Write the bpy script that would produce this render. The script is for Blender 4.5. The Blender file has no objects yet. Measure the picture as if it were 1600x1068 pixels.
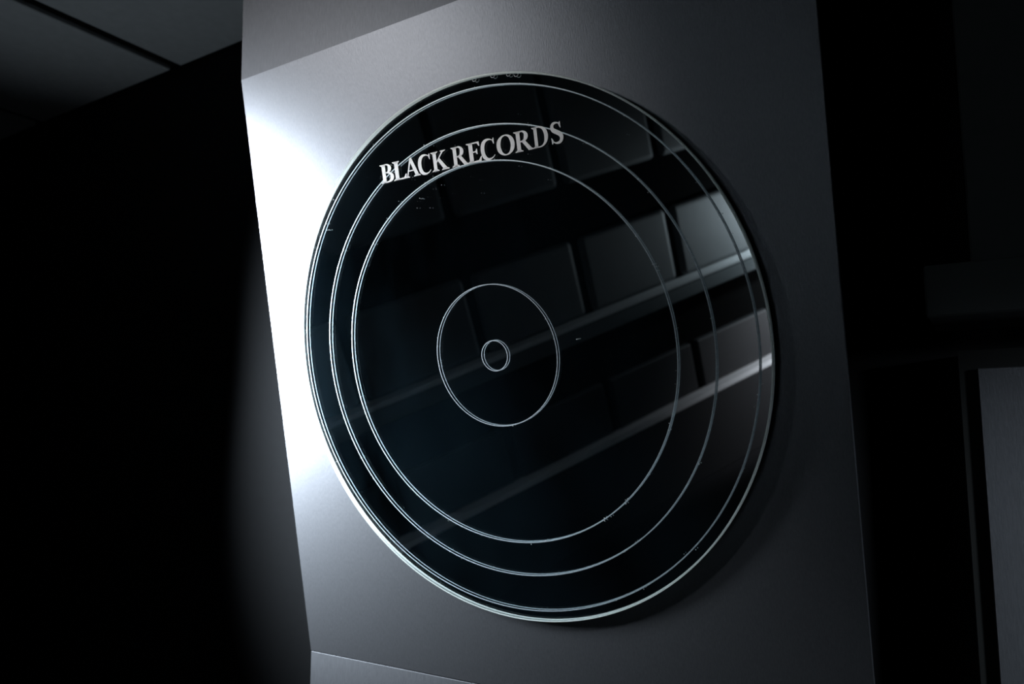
import bpy, bmesh, math, random
from mathutils import Vector, Matrix

# ------------------------------------------------------------------ camera, world, lights, exposure
sc = bpy.context.scene
C = sc.collection
random.seed(7)

CAM = Vector((0.48281, -0.71856, -0.09523))
cd = bpy.data.cameras.new('camera'); cam = bpy.data.objects.new('camera', cd); C.objects.link(cam)
cd.sensor_width = 36.0; cd.lens = 1237.75 / 1600 * 36; cd.clip_start = 0.01
cd.dof.use_dof = True; cd.dof.focus_distance = 0.84; cd.dof.aperture_fstop = 6.0
rx = Vector((0.8422885, 0.5390249, 0.0014934)); ry = Vector((0.0670513, -0.1075236, 0.9919389)); rz = Vector((0.5348403, -0.8353986, -0.1267082))
m = Matrix((rx, ry, rz)).transposed().to_4x4(); m.translation = CAM
cam.matrix_world = m
sc.camera = cam

w = bpy.data.worlds.new('world'); sc.world = w; w.use_nodes = True
w.node_tree.nodes['Background'].inputs[0].default_value = (0.55, 0.75, 1, 1)
w.node_tree.nodes['Background'].inputs[1].default_value = 0.0

vs = sc.view_settings
vs.view_transform = 'Standard'; vs.look = 'None'; vs.gamma = 1.0; vs.exposure = 0.0
vs.use_curve_mapping = False

def aim(o, d):
    o.rotation_euler = Vector(d).to_track_quat('-Z', 'Y').to_euler()

def spot(name, loc, d, power, size, blend, radius, col):
    l = bpy.data.lights.new(name, 'SPOT'); l.energy = power; l.spot_size = math.radians(size)
    l.spot_blend = blend; l.shadow_soft_size = radius; l.color = col
    o = bpy.data.objects.new(name, l); C.objects.link(o); o.location = loc; aim(o, d)
    return o

def area(name, loc, d, power, sx, sy, col):
    l = bpy.data.lights.new(name, 'AREA'); l.energy = power; l.shape = 'RECTANGLE'; l.size = sx; l.size_y = sy; l.color = col
    o = bpy.data.objects.new(name, l); C.objects.link(o); o.location = loc; aim(o, d)
    return o

# lamp left of the board, out of frame
KEY = area('key_lamp', (-0.82, -0.35, 0.08), (0.54, 0.83, -0.09), 22.0, 0.05, 0.50, (0.86, 0.93, 1.0))
KEY.data.spread = math.radians(77)
# ceiling spot high on the left: the sheen above the disc and the disc's short shadow
spot('ceiling_spot_and_fill', (-0.735, -1.145, 0.515), (0.46, 1.065, -0.23), 42.0, 37, 1.0, 0.02, (0.98, 0.94, 0.93))
spot('ceiling_spot_and_fill', (-0.72, -1.14, 0.53), (0.72, 1.21, -0.84), 24.0, 26, 1.0, 0.02, (0.90, 0.96, 1.0))  # added narrow fill beside the spot, brightens the bottom of the rim
spot('ceiling_spot_and_fill', (-0.70, -1.10, 0.60), (0.98, 1.10, -0.80), 6.5, 64, 1.0, 0.02, (0.85, 0.94, 1.0))  # added weak wide fill, gives the disc its short shadow at the right
# lamp washing the panelled wall that the mirror shows
P0 = Vector((-1.2752, -1.6624, 0)); B = Vector((0.47307, -0.88102, 0)); NW = Vector((-0.88102, -0.47307, 0))
def wl(s, z, out=0.0):            # s along the panelled wall, z height, out = distance in front of it
    return P0 + B * s - NW * out + Vector((0, 0, z))
spot('wall_lamp_and_fill', wl(2.2, -0.40, 0.25), NW + B * -0.5, 190.0, 122, 0.8, 0.03, (0.80, 0.92, 1.0))
spot('wall_lamp_and_fill', wl(2.35, -0.80, 0.55), NW + B * -0.6 + Vector((0, 0, -0.45)), 80.0, 90, 0.8, 0.03, (0.92, 0.93, 1.0))  # added low fill to brighten the lower ledge
# added light standing in for bounce on the ceiling
spot('ceiling_bounce_fill', (-1.05, -0.25, -0.75), (0.16, 0.16, 1.5), 7.5, 58, 1.0, 0.05, (0.78, 0.90, 1.0))
# added fill, out of view, to brighten the fittings at the right
spot('side_fill', (1.50, -0.25, 0.10), (-0.86, 0.54, -0.36), 90.0, 36, 1.0, 0.05, (0.85, 0.92, 1.0))

# ------------------------------------------------------------------ materials
def principled(name, col, rough=0.5, metal=0.0, spec=0.5, aniso=None):
    mt = bpy.data.materials.new(name); mt.use_nodes = True
    p = mt.node_tree.nodes['Principled BSDF']
    p.inputs['Base Color'].default_value = (*col, 1)
    p.inputs['Roughness'].default_value = rough
    p.inputs['Metallic'].default_value = metal
    p.inputs['Specular IOR Level'].default_value = spec
    return mt, p

def noise_bump(mt, p, scale, strength, dist=0.001, stretch=(1, 1, 1), colvar=0.0, detail=4):
    nt = mt.node_tree; N = nt.nodes; L = nt.links
    tc = N.new('ShaderNodeTexCoord'); mp = N.new('ShaderNodeMapping'); mp.inputs['Scale'].default_value = stretch
    nz = N.new('ShaderNodeTexNoise'); nz.inputs['Scale'].default_value = scale; nz.inputs['Detail'].default_value = detail
    L.new(tc.outputs['Object'], mp.inputs['Vector']); L.new(mp.outputs['Vector'], nz.inputs['Vector'])
    b = N.new('ShaderNodeBump'); b.inputs['Strength'].default_value = strength; b.inputs['Distance'].default_value = dist
    L.new(nz.outputs['Fac'], b.inputs['Height']); L.new(b.outputs['Normal'], p.inputs['Normal'])
    if colvar:
        base = p.inputs['Base Color'].default_value[:]
        mx = N.new('ShaderNodeMix'); mx.data_type = 'RGBA'
        mx.inputs['A'].default_value = tuple(c * (1 - colvar) for c in base[:3]) + (1,)
        mx.inputs['B'].default_value = tuple(min(1, c * (1 + colvar)) for c in base[:3]) + (1,)
        L.new(nz.outputs['Fac'], mx.inputs['Factor']); L.new(mx.outputs['Result'], p.inputs['Base Color'])
    return nz

BOARD, pb = principled('satin_board', (0.112, 0.12, 0.133), 0.49, 0.85)
noise_bump(BOARD, pb, 900, 0.25, 0.0006, (1, 1, 0.12), 0.22)
BOARD_EDGE, _ = principled('board_cut_edge', (0.42, 0.43, 0.44), 0.6)
FELT, pf = principled('black_wall_paint', (0.0045, 0.0052, 0.006), 0.8, 0, 0.1)
noise_bump(FELT, pf, 60, 0.2, 0.001, (1, 1, 1), 0.15)
BLACK, _ = principled('matt_black', (0.004, 0.004, 0.004), 0.8, 0, 0.0)
TILE, pt = principled('ceiling_tile_face', (0.42, 0.44, 0.45), 0.9, 0, 0.2)
noise_bump(TILE, pt, 45, 0.35, 0.003, (1, 1, 1), 0.12)
JOINT, _ = principled('ceiling_joint_black', (0.004, 0.004, 0.004), 0.9, 0, 0.1)
FLOORM, pfl = principled('dark_carpet', (0.02, 0.02, 0.022), 0.95, 0, 0.1)
noise_bump(FLOORM, pfl, 400, 0.6, 0.003)
PANEL, pp = principled('grey_wall_panel', (0.10, 0.105, 0.108), 0.6, 0, 0.3)
noise_bump(PANEL, pp, 14, 0.2, 0.002, (1, 1, 1), 0.12)
PANELC, _ = principled('low_panel_dimmed', (0.026, 0.026, 0.028), 0.6, 0, 0.3)  # dimness put into the colour, keeps low panels dark under the ledge fill
LEDGE, _ = principled('pale_ledge', (0.72, 0.74, 0.75), 0.5, 0, 0.4)
LEDGEB, _ = principled('white_ledge', (0.92, 0.92, 0.93), 0.4, 0, 0.5)
LEDGEF, _ = principled('ledge_front', (0.10, 0.115, 0.12), 0.55, 0, 0.4)
PLATE, _ = principled('black_mirror_coat', (0.84, 0.87, 0.89), 0.012, 1.0)
PLATEB, _ = principled('plate_back_black', (0.004, 0.004, 0.004), 0.6, 0, 0.2)
PRINT, ppr = principled('white_print', (0.97, 0.98, 0.99), 0.5, 0, 0.4)
noise_bump(PRINT, ppr, 500, 0.3, 0.0005, (1, 1, 1), 0.12)
def cut_glass(name, refl, trans, gloss):
    mt = bpy.data.materials.new(name); mt.use_nodes = True
    nt = mt.node_tree; nt.nodes.clear(); n = nt.nodes; l = nt.links
    o = n.new('ShaderNodeOutputMaterial'); d = n.new('ShaderNodeBsdfDiffuse'); t = n.new('ShaderNodeBsdfTranslucent'); g = n.new('ShaderNodeBsdfGlossy')
    tc = n.new('ShaderNodeTexCoord'); nz = n.new('ShaderNodeTexNoise'); nz.inputs['Scale'].default_value = 420; nz.inputs['Detail'].default_value = 3
    l.new(tc.outputs['Object'], nz.inputs['Vector'])
    for sh, c in ((d, refl), (t, trans)):
        mx = n.new('ShaderNodeMix'); mx.data_type = 'RGBA'
        mx.inputs['A'].default_value = (c[0] * 0.5, c[1] * 0.5, c[2] * 0.5, 1); mx.inputs['B'].default_value = (c[0] * 1.5, c[1] * 1.5, c[2] * 1.5, 1)
        l.new(nz.outputs['Fac'], mx.inputs['Factor']); l.new(mx.outputs['Result'], sh.inputs['Color'])
    g.inputs['Roughness'].default_value = 0.5; g.inputs['Color'].default_value = (0.8, 0.9, 0.95, 1)
    a = n.new('ShaderNodeAddShader'); m_ = n.new('ShaderNodeMixShader'); m_.inputs[0].default_value = gloss
    l.new(d.outputs[0], a.inputs[0]); l.new(t.outputs[0], a.inputs[1]); l.new(a.outputs[0], m_.inputs[1]); l.new(g.outputs[0], m_.inputs[2]); l.new(m_.outputs[0], o.inputs[0])
    return mt
GROOVE = cut_glass('frosted_cut', (0.18, 0.215, 0.24), (0.20, 0.24, 0.27), 0.22)
GROOVE_DIM = cut_glass('frosted_cut_thin', (0.20, 0.22, 0.24), (0.16, 0.18, 0.20), 0.06)
DUST, _ = principled('dust', (0.75, 0.8, 0.82), 0.6)
BACKM, _ = principled('backing_black', (0.008, 0.009, 0.009), 0.7, 0, 0.1)
SLAB, _ = principled('dark_slab', (0.075, 0.085, 0.085), 0.6, 0, 0.3)

# frosted, slightly green cut edge of the glass
RIM = bpy.data.materials.new('frosted_glass_edge'); RIM.use_nodes = True
nt = RIM.node_tree; nt.nodes.clear()
o_ = nt.nodes.new('ShaderNodeOutputMaterial'); d_ = nt.nodes.new('ShaderNodeBsdfDiffuse'); t_ = nt.nodes.new('ShaderNodeBsdfTranslucent')
g_ = nt.nodes.new('ShaderNodeBsdfGlossy'); g_.inputs['Roughness'].default_value = 0.25; g_.inputs['Color'].default_value = (0.92, 0.99, 0.98, 1)
d_.inputs['Color'].default_value = (0.85, 0.95, 0.93, 1); t_.inputs['Color'].default_value = (0.92, 0.99, 0.98, 1)
m1 = nt.nodes.new('ShaderNodeMixShader'); m1.inputs[0].default_value = 0.6
m2 = nt.nodes.new('ShaderNodeMixShader'); m2.inputs[0].default_value = 0.15
nt.links.new(d_.outputs[0], m1.inputs[1]); nt.links.new(t_.outputs[0], m1.inputs[2])
nt.links.new(m1.outputs[0], m2.inputs[1]); nt.links.new(g_.outputs[0], m2.inputs[2]); nt.links.new(m2.outputs[0], o_.inputs[0])

# thin clear glass
GLASS = bpy.data.materials.new('clear_glass'); GLASS.use_nodes = True
nt = GLASS.node_tree; nt.nodes.clear()
o_ = nt.nodes.new('ShaderNodeOutputMaterial'); tr = nt.nodes.new('ShaderNodeBsdfTransparent'); tr.inputs[0].default_value = (0.97, 0.985, 0.98, 1)
gl = nt.nodes.new('ShaderNodeBsdfGlossy'); gl.inputs['Roughness'].default_value = 0.0
fr = nt.nodes.new('ShaderNodeFresnel'); 
ge = nt.nodes.new('ShaderNodeNewGeometry'); im = nt.nodes.new('ShaderNodeMapRange')      # a thin pane reflects alike from both sides
im.inputs['To Min'].default_value = 1.45; im.inputs['To Max'].default_value = 1 / 1.45
nt.links.new(ge.outputs['Backfacing'], im.inputs['Value']); nt.links.new(im.outputs['Result'], fr.inputs[0])
mx = nt.nodes.new('ShaderNodeMixShader')
nt.links.new(fr.outputs[0], mx.inputs[0]); nt.links.new(tr.outputs[0], mx.inputs[1]); nt.links.new(gl.outputs[0], mx.inputs[2])
# a thin film of dust and wiping smears on the pane
df = nt.nodes.new('ShaderNodeBsdfDiffuse'); df.inputs[0].default_value = (0.35, 0.72, 1.0, 1)
tc = nt.nodes.new('ShaderNodeTexCoord'); mp_ = nt.nodes.new('ShaderNodeMapping'); mp_.inputs['Scale'].default_value = (9, 9, 3.5)
nz = nt.nodes.new('ShaderNodeTexNoise'); nz.inputs['Scale'].default_value = 1.0; nz.inputs['Detail'].default_value = 4
mr = nt.nodes.new('ShaderNodeMapRange'); mr.inputs['From Min'].default_value = 0.38; mr.inputs['From Max'].default_value = 0.75; mr.inputs['To Min'].default_value = 0.0004; mr.inputs['To Max'].default_value = 0.0045
m3 = nt.nodes.new('ShaderNodeMixShader')
nt.links.new(tc.outputs['Object'], mp_.inputs['Vector']); nt.links.new(mp_.outputs['Vector'], nz.inputs['Vector']); nt.links.new(nz.outputs['Fac'], mr.inputs['Value'])
nt.links.new(mr.outputs['Result'], m3.inputs[0]); nt.links.new(mx.outputs[0], m3.inputs[1]); nt.links.new(df.outputs[0], m3.inputs[2]); nt.links.new(m3.outputs[0], o_.inputs[0])

# ------------------------------------------------------------------ helpers
def link(name, me, mat, parent=None, mats=None):
    o = bpy.data.objects.new(name, me); C.objects.link(o)
    for q in (mats or [mat]): me.materials.append(q)
    if parent: o.parent = parent
    return o

def poly_mesh(name, vs_, fs, smooth=False):
    me = bpy.data.meshes.new(name); me.from_pydata([tuple(v) for v in vs_], [], fs); me.update()
    if smooth:
        for p in me.polygons: p.use_smooth = True
    return me

def bevel_mesh(me, wd, seg=2):
    bm = bmesh.new(); bm.from_mesh(me)
    bmesh.ops.recalc_face_normals(bm, faces=bm.faces)
    bmesh.ops.bevel(bm, geom=list(bm.edges), offset=wd, segments=seg, affect='EDGES', profile=0.5)
    bm.to_mesh(me); bm.free(); return me

def hexa(name, c8, wd=0.0, seg=2):
    """8 corners: 0-3 one face, 4-7 the opposite one"""
    me = poly_mesh(name, c8, [(0, 1, 2, 3), (7, 6, 5, 4), (0, 4, 5, 1), (1, 5, 6, 2), (2, 6, 7, 3), (3, 7, 4, 0)])
    bm = bmesh.new(); bm.from_mesh(me); bmesh.ops.recalc_face_normals(bm, faces=bm.faces); bm.to_mesh(me); bm.free()
    if wd: bevel_mesh(me, wd, seg)
    return me

def box(name, x0, x1, y0, y1, z0, z1, wd=0.0, seg=2):
    return hexa(name, [(x0, y0, z0), (x1, y0, z0), (x1, y0, z1), (x0, y0, z1), (x0, y1, z0), (x1, y1, z0), (x1, y1, z1), (x0, y1, z1)], wd, seg)

def empty(name, loc, label=None, cat=None, group=None, kind=None):
    o = bpy.data.objects.new(name, None); C.objects.link(o); o.location = loc; o.empty_display_size = 0.05
    tag(o, label, cat, group, kind); return o

def tag(o, label=None, cat=None, group=None, kind=None):
    if label: o['label'] = label
    if cat: o['category'] = cat
    if group: o['group'] = group
    if kind: o['kind'] = kind
    return o

# ------------------------------------------------------------------ the room
ZC = 0.778; YW = 0.35; ZF = -1.50
tag(link('wall_back', box('wall_back', -2.6, 2.0, YW, YW + 0.08, ZF, ZC + 0.1), FELT), kind='structure')
tag(link('floor', box('floor', -2.6, 2.0, -5.2, YW, ZF - 0.06, ZF), FLOORM), kind='structure')
tag(link('wall_right', box('wall_right', 1.92, 2.0, -5.2, YW, ZF, ZC + 0.1), BLACK), kind='structure')
tag(link('wall_front', box('wall_front', -1.0, 1.92, -5.2, -5.12, ZF, ZC + 0.1), BLACK), kind='structure')
ceil = tag(link('ceiling', box('ceiling', -2.6, 1.92, -5.12, YW, ZC + 0.012, ZC + 0.07), JOINT), kind='structure')
TY = 0.342
tile_me = box('tile', 0.0, 0.571, -1.166, 0.0, 0.0, 0.012, 0.002, 1)
tile_me.materials.append(TILE)
for i in range(-3, 5):
    for j in range(0, 2):
        x = -1.116 + 0.611 * i
        if x + 0.6 > 1.92 or x < -2.6: continue
        t = bpy.data.objects.new('tile', tile_me); C.objects.link(t); t.parent = ceil
        t.location = (x, TY - 1.206 * j, ZC)

# ---- panelled wall on the left (seen in the disc)
def wbox(name, s0, s1, z0, z1, o0, o1, wd=0.0, seg=2):
    c = [wl(s0, z0, o0), wl(s1, z0, o0), wl(s1, z1, o0), wl(s0, z1, o0), wl(s0, z0, o1), wl(s1, z0, o1), wl(s1, z1, o1), wl(s0, z1, o1)]
    return hexa(name, c, wd, seg)
wleft = tag(link('wall_left', wbox('wall_left', -2.2, 3.6, ZF, ZC, -0.10, 0.0), BLACK), kind='structure')
J = [-0.975, -0.46, 0.05, 0.56, 1.07, 1.58, 2.09, 2.60]
rows = [(0.33, ZC - 0.04), (-0.03, 0.30), (-0.56, -0.245), (-1.10, -0.865)]
rows = [(-0.03, 0.48), (-0.56, -0.245), (-1.09, -0.865)]
for z0, z1 in rows:
    for a, b in zip(J[:-1], J[1:]):
        link('panel', wbox('panel', a + 0.02, b - 0.02, z0, z1, 0.0, 0.035, 0.022 if z0 > -0.8 else 0.008, 4), PANEL if z0 > -0.8 else PANELC, wleft)
link('ledge', wbox('ledge', -1.1, 2.7, -0.585, -0.565, 0.0, 0.07, 0.003), LEDGE, wleft)
link('ledge_fascia', wbox('ledge_fascia', -1.1, 2.7, -0.65, -0.586, 0.0, 0.062, 0.003), LEDGEF, wleft)
link('ledge', wbox('ledge', -1.1, 2.7, -1.125, -1.10, 0.0, 0.07, 0.003), LEDGEB, wleft)
link('base_panel', wbox('base_panel', -1.1, 2.7, ZF + 0.002, -1.126, 0.0, 0.06, 0.003), PANELC, wleft)

# ------------------------------------------------------------------ disc frame: u right, w up along the slope, k out of the board
UX = Vector((1, 0, 0)); UP = Vector((0, -0.2249511, 0.9743701)); OUT = Vector((0, -0.9743701, -0.2249511))
def D(u, w_, k=0.0): return UX * u + UP * w_ + OUT * k

# ---- folded display board
OFF = -0.0140; TH = 0.006
board = empty('display_board', (0, 0.20, ZF), 'large folded satin grey board holding the round glass disc', 'board')
def brd(v): return Vector(v) - Vector((0, 0.20, ZF))
tl, tr_, br, bl = D(-0.3560, 0.3870, OFF), D(0.3609, 0.3870, OFF), D(0.3545, -0.3960, OFF), D(-0.3764, -0.3960, OFF)
def slab(name, pts, back, wd=0.0006):
    return hexa(name, [brd(p) for p in pts] + [brd(p + back) for p in pts], wd, 1)
bk = -OUT * TH
mid = link('middle_section', slab('middle_section', [tl, tr_, br, bl], bk, 0), BOARD, board)
a1 = math.radians(11.5); T = UP * math.cos(a1) - OUT * math.sin(a1); L1 = (ZC - 0.004 - tl.z) / T.z
up_ = link('upper_section', slab('upper_section', [tl + T * L1, tr_ + T * L1, tr_, tl], Vector((0, TH, 0)), 0), BOARD, board)
a2 = math.radians(12.7); T2 = -UP * math.cos(a2) + OUT * math.sin(a2); L2 = (bl.z - ZF - 0.001) / -T2.z
lo_ = link('lower_section', slab('lower_section', [bl + T2 * 0.0012, br + T2 * 0.0012, br + T2 * L2, bl + T2 * L2], Vector((0, TH, 0))), BOARD, board)
link('core', hexa('core', [brd(v) for v in [(-0.30, 0.135, ZF), (0.30, 0.135, ZF), (0.30, 0.135, ZC - 0.01), (-0.30, 0.135, ZC - 0.01), (-0.30, YW, ZF), (0.30, YW, ZF), (0.30, YW, ZC - 0.01), (-0.30, YW, ZC - 0.01)]]), BLACK, board)

# ---- round glass disc
R = 0.3; GT = 0.0024; PT = 0.008
disc = empty('glass_disc', (0, 0, 0), 'round black mirror glass disc with engraved rings and white BLACK RECORDS lettering', 'disc')
NSEG = 256
def ringpts(r, k): return [D(r * math.cos(2 * math.pi * i / NSEG), r * math.sin(2 * math.pi * i / NSEG), k) for i in range(NSEG)]
def lathe(name, prof, closed=False, smooth=True):
    V_, F_ = [], []
    for r, k in prof: V_ += ringpts(r, k)
    n = len(prof)
    for a in range(n if closed else n - 1):
        b = (a + 1) % n
        for i in range(NSEG):
            j = (i + 1) % NSEG
            F_.append((a * NSEG + i, a * NSEG + j, b * NSEG + j, b * NSEG + i))
    return poly_mesh(name, V_, F_, smooth)
def flat_disc(name, r, k):
    return poly_mesh(name, ringpts(r, k), [tuple(range(NSEG))])
# mirror plate: front face + side + back
V_ = ringpts(R - 0.0008, -GT) + ringpts(R - 0.0008, -PT)
F_ = [tuple(range(NSEG)), tuple(range(2 * NSEG - 1, NSEG - 1, -1))] + [(i, NSEG + i, NSEG + (i + 1) % NSEG, (i + 1) % NSEG) for i in range(NSEG)]
me = poly_mesh('mirror_plate', V_, F_)
mp = link('mirror_plate', me, None, disc, [PLATE, PLATEB])
for p in me.polygons: p.material_index = 0 if p.index == 0 else 1
link('glass_pane', flat_disc('glass_pane', R - 0.0004, 0.0), GLASS, disc)
link('polished_edge', lathe('polished_edge', [(R - 0.0019, 0.0002), (R - 0.0004, 0.0003), (R, -0.0003), (R, -PT * 0.62)], False, False), RIM, disc)
link('spacer', lathe('spacer', [(0.10, -PT), (0.12, -PT), (0.12, OFF + 0.0006), (0.10, OFF + 0.0006)], True, False), BLACK, disc)
# engraved rings
for r in (0.958, 0.8247, 0.6999, 0.2615, 0.0560):
    r *= R; hw = 0.00062 if r > 0.1 else 0.00050
    link('engraved_ring', lathe('engraved_ring', [(r - hw, 0.00008), (r - hw * 0.4, 0.00016), (r + hw * 0.4, 0.00016), (r + hw, 0.00008)], False, True), GROOVE if r > 0.1 else GROOVE_DIM, disc)

# ---- letters
def bez(p0, p1, p2, p3, n=10):
    out = []
    for i in range(n + 1):
        t = i / n; a = (1 - t) ** 3; b = 3 * (1 - t) ** 2 * t; c = 3 * (1 - t) * t * t; d = t ** 3
        out.append((a * p0[0] + b * p1[0] + c * p2[0] + d * p3[0], a * p0[1] + b * p1[1] + c * p2[1] + d * p3[1]))
    return out
def strip(path, widths):
    """variable width stroke"""
    n = len(path); quads = []; Ls = []; Rs = []
    for i, (x, y) in enumerate(path):
        xa, ya = path[max(0, i - 1)]; xb, yb = path[min(n - 1, i + 1)]
        dx, dy = xb - xa, yb - ya; l = math.hypot(dx, dy) or 1
        t = i / (n - 1) * (len(widths) - 1); k = min(int(t), len(widths) - 2); wv = widths[k] * (1 - (t - k)) + widths[k + 1] * (t - k)
        Ls.append((x - dy / l * wv / 2, y + dx / l * wv / 2)); Rs.append((x + dy / l * wv / 2, y - dx / l * wv / 2))
    for i in range(n - 1): quads.append([Ls[i], Rs[i], Rs[i + 1], Ls[i + 1]])
    return quads
def stem(x, wd, y0=0.0, y1=1.0, sl=0.11, sr=0.11, top=True, bot=True):
    """bracketed slab-serif stem"""
    q = [[(x, y0), (x + wd, y0), (x + wd, y1), (x, y1)]]
    h = 0.04; b = 0.06
    if bot:
        q.append([(x - sl, y0), (x + wd + sr, y0), (x + wd + sr, y0 + h * .7), (x + wd, y0 + h + b), (x, y0 + h + b), (x - sl, y0 + h * .7)])
    if top:
        q.append([(x - sl, y1 - h * .7), (x, y1 - h - b), (x + wd, y1 - h - b), (x + wd + sr, y1 - h * .7), (x + wd + sr, y1), (x - sl, y1)])
    return q
SW = 0.19; HN = 0.06
def g_B():
    q = stem(0.10, SW, sr=0.0)
    q += strip([(0.2, 0.972), (0.34, 0.972)] + bez((0.34, 0.972), (0.60, 0.975), (0.62, 0.56), (0.34, 0.535)) + [(0.2, 0.53)], [0.055, 0.055, 0.09, 0.19, 0.19, 0.08, 0.055])
    q += strip([(0.2, 0.530), (0.36, 0.530)] + bez((0.36, 0.530), (0.76, 0.50), (0.72, 0.03), (0.36, 0.028)) + [(0.2, 0.028)], [0.055, 0.06, 0.12, 0.2, 0.2, 0.09, 0.055])
    return q, 0.74
def g_L():
    q = stem(0.10, SW, sr=0.08); q += [[(0.2, 0), (0.66, 0), (0.70, 0.25), (0.66, 0.25), (0.55, 0.075), (0.2, 0.06)]]; return q, 0.70
def g_A():
    q = [[(0.40, 1.02), (0.50, 1.02), (0.88, 0.04), (0.67, 0.04), (0.40, 0.80)]]
    q += [[(0.40, 1.02), (0.45, 0.88), (0.185, 0.04), (0.12, 0.04)], [(0.27, 0.31), (0.64, 0.31), (0.62, 0.37), (0.28, 0.37)]]
    q += [[(0.0, 0), (0.30, 0), (0.30, 0.03), (0.19, 0.08), (0.12, 0.08), (0.0, 0.03)], [(0.56, 0), (0.98, 0), (0.98, 0.03), (0.86, 0.09), (0.66, 0.09), (0.56, 0.03)]]
    return q, 0.98
def g_C():
    p = bez((0.76, 0.84), (0.62, 1.02), (0.10, 1.10), (0.10, 0.50), 16)[:-1] + bez((0.10, 0.50), (0.10, -0.12), (0.60, -0.08), (0.78, 0.16), 16)
    q = strip(p, [0.03, 0.05, 0.12, 0.2, 0.21, 0.2, 0.12, 0.06, 0.03])
    q += [[(0.70, 0.90), (0.755, 1.0), (0.785, 1.0), (0.785, 0.70), (0.755, 0.70), (0.70, 0.84)]]
    return q, 0.82
def g_K():
    q = stem(0.10, SW)
    q += [[(0.28, 0.48), (0.28, 0.40), (0.74, 0.96), (0.64, 0.96)], [(0.54, 0.97), (0.56, 1.0), (0.86, 1.0), (0.86, 0.97), (0.76, 0.93), (0.64, 0.93)]]
    q += [[(0.34, 0.56), (0.46, 0.66), (0.90, 0.05), (0.66, 0.05)], [(0.56, 0), (1.0, 0), (1.0, 0.03), (0.89, 0.09), (0.64, 0.09), (0.56, 0.03)]]
    return q, 1.0
def g_R():
    q = stem(0.10, SW)
    q += strip([(0.2, 0.972), (0.36, 0.972)] + bez((0.36, 0.972), (0.68, 0.975), (0.68, 0.50), (0.36, 0.485)) + [(0.2, 0.48)], [0.055, 0.06, 0.11, 0.2, 0.2, 0.09, 0.055])
    q += [[(0.34, 0.50), (0.52, 0.52), (0.86, 0.05), (0.64, 0.05)], [(0.64, 0.07), (0.66, 0), (0.95, 0), (0.95, 0.03), (0.82, 0.10)]]
    return q, 0.93
def g_E():
    q = stem(0.10, SW, sr=0.0)
    q += [[(0.2, 0), (0.66, 0), (0.70, 0.25), (0.66, 0.25), (0.55, 0.075), (0.2, 0.06)], [(0.2, 1), (0.62, 1), (0.64, 0.77), (0.60, 0.77), (0.52, 0.925), (0.2, 0.94)]]
    q += [[(0.2, 0.49), (0.42, 0.49), (0.48, 0.38), (0.51, 0.38), (0.51, 0.66), (0.48, 0.66), (0.42, 0.55), (0.2, 0.55)]]
    return q, 0.70
def g_O():
    p = [(0.49 + 0.385 * math.sin(-a), 0.5 + 0.475 * math.cos(a)) for a in [2 * math.pi * i / 40 for i in range(41)]]
    q = strip(p, [0.055, 0.10, 0.2, 0.215, 0.2, 0.10, 0.055, 0.10, 0.2, 0.215, 0.2, 0.10, 0.055])
    return q, 0.98
def g_D():
    q = stem(0.10, SW, sr=0.0)
    q += strip([(0.2, 0.972), (0.34, 0.972)] + bez((0.34, 0.972), (0.98, 1.0), (0.98, 0.0), (0.34, 0.028), 18) + [(0.2, 0.028)], [0.055, 0.06, 0.12, 0.2, 0.22, 0.2, 0.12, 0.06, 0.055])
    return q, 0.92
def g_S():
    p = bez((0.52, 0.86), (0.44, 1.02), (0.06, 1.04), (0.10, 0.74), 12)[:-1] + bez((0.10, 0.74), (0.14, 0.55), (0.58, 0.50), (0.56, 0.24), 14)[:-1] + bez((0.56, 0.24), (0.54, -0.06), (0.14, -0.02), (0.06, 0.18), 12)
    q = strip(p, [0.04, 0.06, 0.12, 0.16, 0.2, 0.21, 0.21, 0.2, 0.16, 0.12, 0.06, 0.04])
    q += [[(0.46, 0.92), (0.52, 1.0), (0.55, 1.0), (0.56, 0.70), (0.53, 0.70), (0.46, 0.86)], [(0.13, 0.10), (0.06, 0.0), (0.03, 0.0), (0.01, 0.30), (0.04, 0.30), (0.13, 0.14)]]
    return q, 0.66
spec_ = [('B', g_B, -0.1275, -0.1082), ('L', g_L, -0.1085, -0.0892), ('A', g_A, -0.0918, -0.0692), ('C', g_C, -0.0714, -0.0532), ('K', g_K, -0.0521, -0.0286),
         ('R', g_R, -0.0243, -0.0024), ('E', g_E, -0.0034, 0.0152), ('C', g_C, 0.0147, 0.0330), ('O', g_O, 0.0351, 0.0574), ('R', g_R, 0.0575, 0.0797), ('D', g_D, 0.0794, 0.0974), ('S', g_S, 0.1007, 0.1150)]
BASE, CAP = 0.2102, 0.0212
for ch, fn, u0, u1 in spec_:
    polys, wd = fn(); V_, F_ = [], []
    for pl in polys:
        n0 = len(V_); n = len(pl)
        P = [(u0 + x / wd * (u1 - u0), BASE + y * CAP) for x, y in pl]
        ar = sum(P[i][0] * P[(i + 1) % n][1] - P[(i + 1) % n][0] * P[i][1] for i in range(n))
        if ar < 0: P.reverse()
        V_ += [D(x, y, 0.00025) for x, y in P] + [D(x, y, 0.00005) for x, y in P]
        F_.append(tuple(n0 + i for i in range(n)))
        for i in range(n): F_.append((n0 + i, n0 + n + i, n0 + n + (i + 1) % n, n0 + (i + 1) % n))
        F_.append(tuple(n0 + n + i for i in reversed(range(n))))
    me = poly_mesh('letter', V_, F_)
    o = link('letter', me, None, disc, [PRINT, PLATEB])
    for p in me.polygons:
        if p.normal.dot(OUT) < -0.5: p.material_index = 1
    o['label'] = 'white serif letter ' + ch

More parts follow.
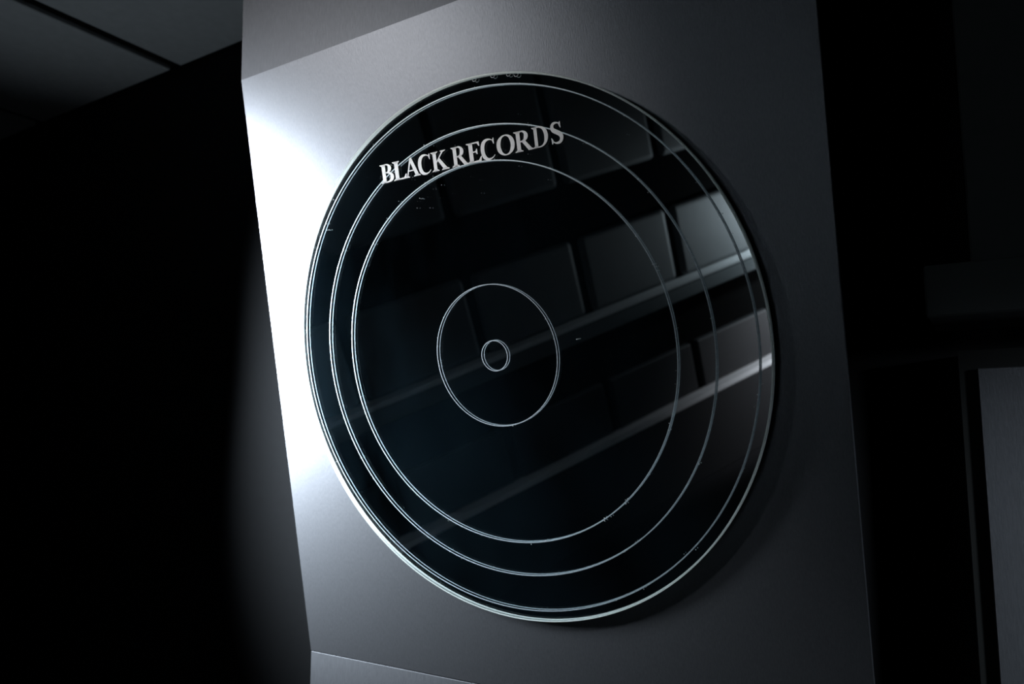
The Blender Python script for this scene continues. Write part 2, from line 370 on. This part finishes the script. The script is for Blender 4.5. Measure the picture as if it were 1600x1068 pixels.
# ---- dust and tiny chips on the glass
V_, F_ = [], []
def fleck(u, w_, s):
    n0 = len(V_); ph = random.random() * 6; k = random.randint(4, 6)
    for i in range(k):
        a = ph + 2 * math.pi * i / k; rr = s * random.uniform(0.6, 1.3)
        V_.append(D(u + rr * math.cos(a), w_ + rr * math.sin(a), 0.0003))
    V_.append(D(u, w_, 0.0003 + s * 0.5))
    for i in range(k): F_.append((n0 + i, n0 + (i + 1) % k, n0 + k))
for r in (0.958, 0.8247, 0.6999, 0.2615):
    for _ in range(90 if r > 0.5 else 22):
        a = random.random() * 2 * math.pi; rr = r * R + random.gauss(0, 0.0011)
        fleck(rr * math.cos(a), rr * math.sin(a), random.uniform(0.0002, 0.0006))
for _ in range(60):
    u, w_ = random.gauss(-0.03, 0.09), random.gauss(0.205, 0.02)
    if math.hypot(u, w_) < 0.28: fleck(u, w_, random.uniform(0.00015, 0.00045))
for u, w_ in [(0.1035, 0.0112), (0.105, 0.0113), (-0.075, 0.185), (-0.073, 0.184), (-0.062, 0.172), (-0.21, 0.205), (-0.207, 0.2048), (-0.224, 0.17), (-0.221, 0.17)]:
    fleck(u, w_, 0.0006)
o = link('dust', poly_mesh('dust', V_, F_), DUST, disc); o['kind'] = 'stuff'
# small curls of leftover adhesive at the top of the rim
for u, r in ((0.0174, 0.2960), (0.0407, 0.2966), (0.0600, 0.2968), (0.0690, 0.2962)):
    w0 = math.sqrt(r * r - u * u)
    V_, F_ = [], []
    n = 14
    for i in range(n):
        a = math.pi * (0.9 + 1.25 * i / (n - 1)); cx, cy = u + 0.0024 * math.cos(a), w0 + 0.0018 * math.sin(a)
        for s in (-0.00028, 0.00028): V_.append(D(cx + s * math.cos(a), cy + s * math.sin(a), 0.0004))
        V_.append(D(cx, cy, 0.0008))
        if i:
            b = 3 * i; F_ += [(b - 3, b, b + 2, b - 1), (b - 1, b + 2, b + 1, b - 2)]
    link('adhesive_curl', poly_mesh('adhesive_curl', V_, F_, True), DUST, disc)

# ------------------------------------------------------------------ dark fittings to the right of the board
nb = empty('display_board', (0.9, 0.30, ZF), 'second grey satin board at the right edge, below the dark slab', 'board')
def rel(o, x0, x1, y0, y1, z0, z1):
    l = o.location; return (x0 - l.x, x1 - l.x, y0 - l.y, y1 - l.y, z0 - l.z, z1 - l.z)
link('front_sheet', box('front_sheet', *rel(nb, 0.446, 1.35, 0.285, 0.292, ZF, -0.013), 0.0008, 1), BOARD, nb)
link('backing', box('backing', *rel(nb, 0.428, 1.36, 0.292, YW - 0.002, ZF, 0.008)), BACKM, nb)
ub = link('wall_panel', box('wall_panel', 0.447, 1.36, 0.29, YW, 0.105, ZC - 0.004, 0.002, 1), SLAB)
tag(ub, 'very dark tall panel at the upper right, above the slab', 'panel')
sh = link('slab_shelf', box('slab_shelf', 0.405, 1.40, 0.22, YW, 0.038, 0.094, 0.002, 1), SLAB)
tag(sh, 'black horizontal slab jutting from the wall at the right edge', 'shelf')
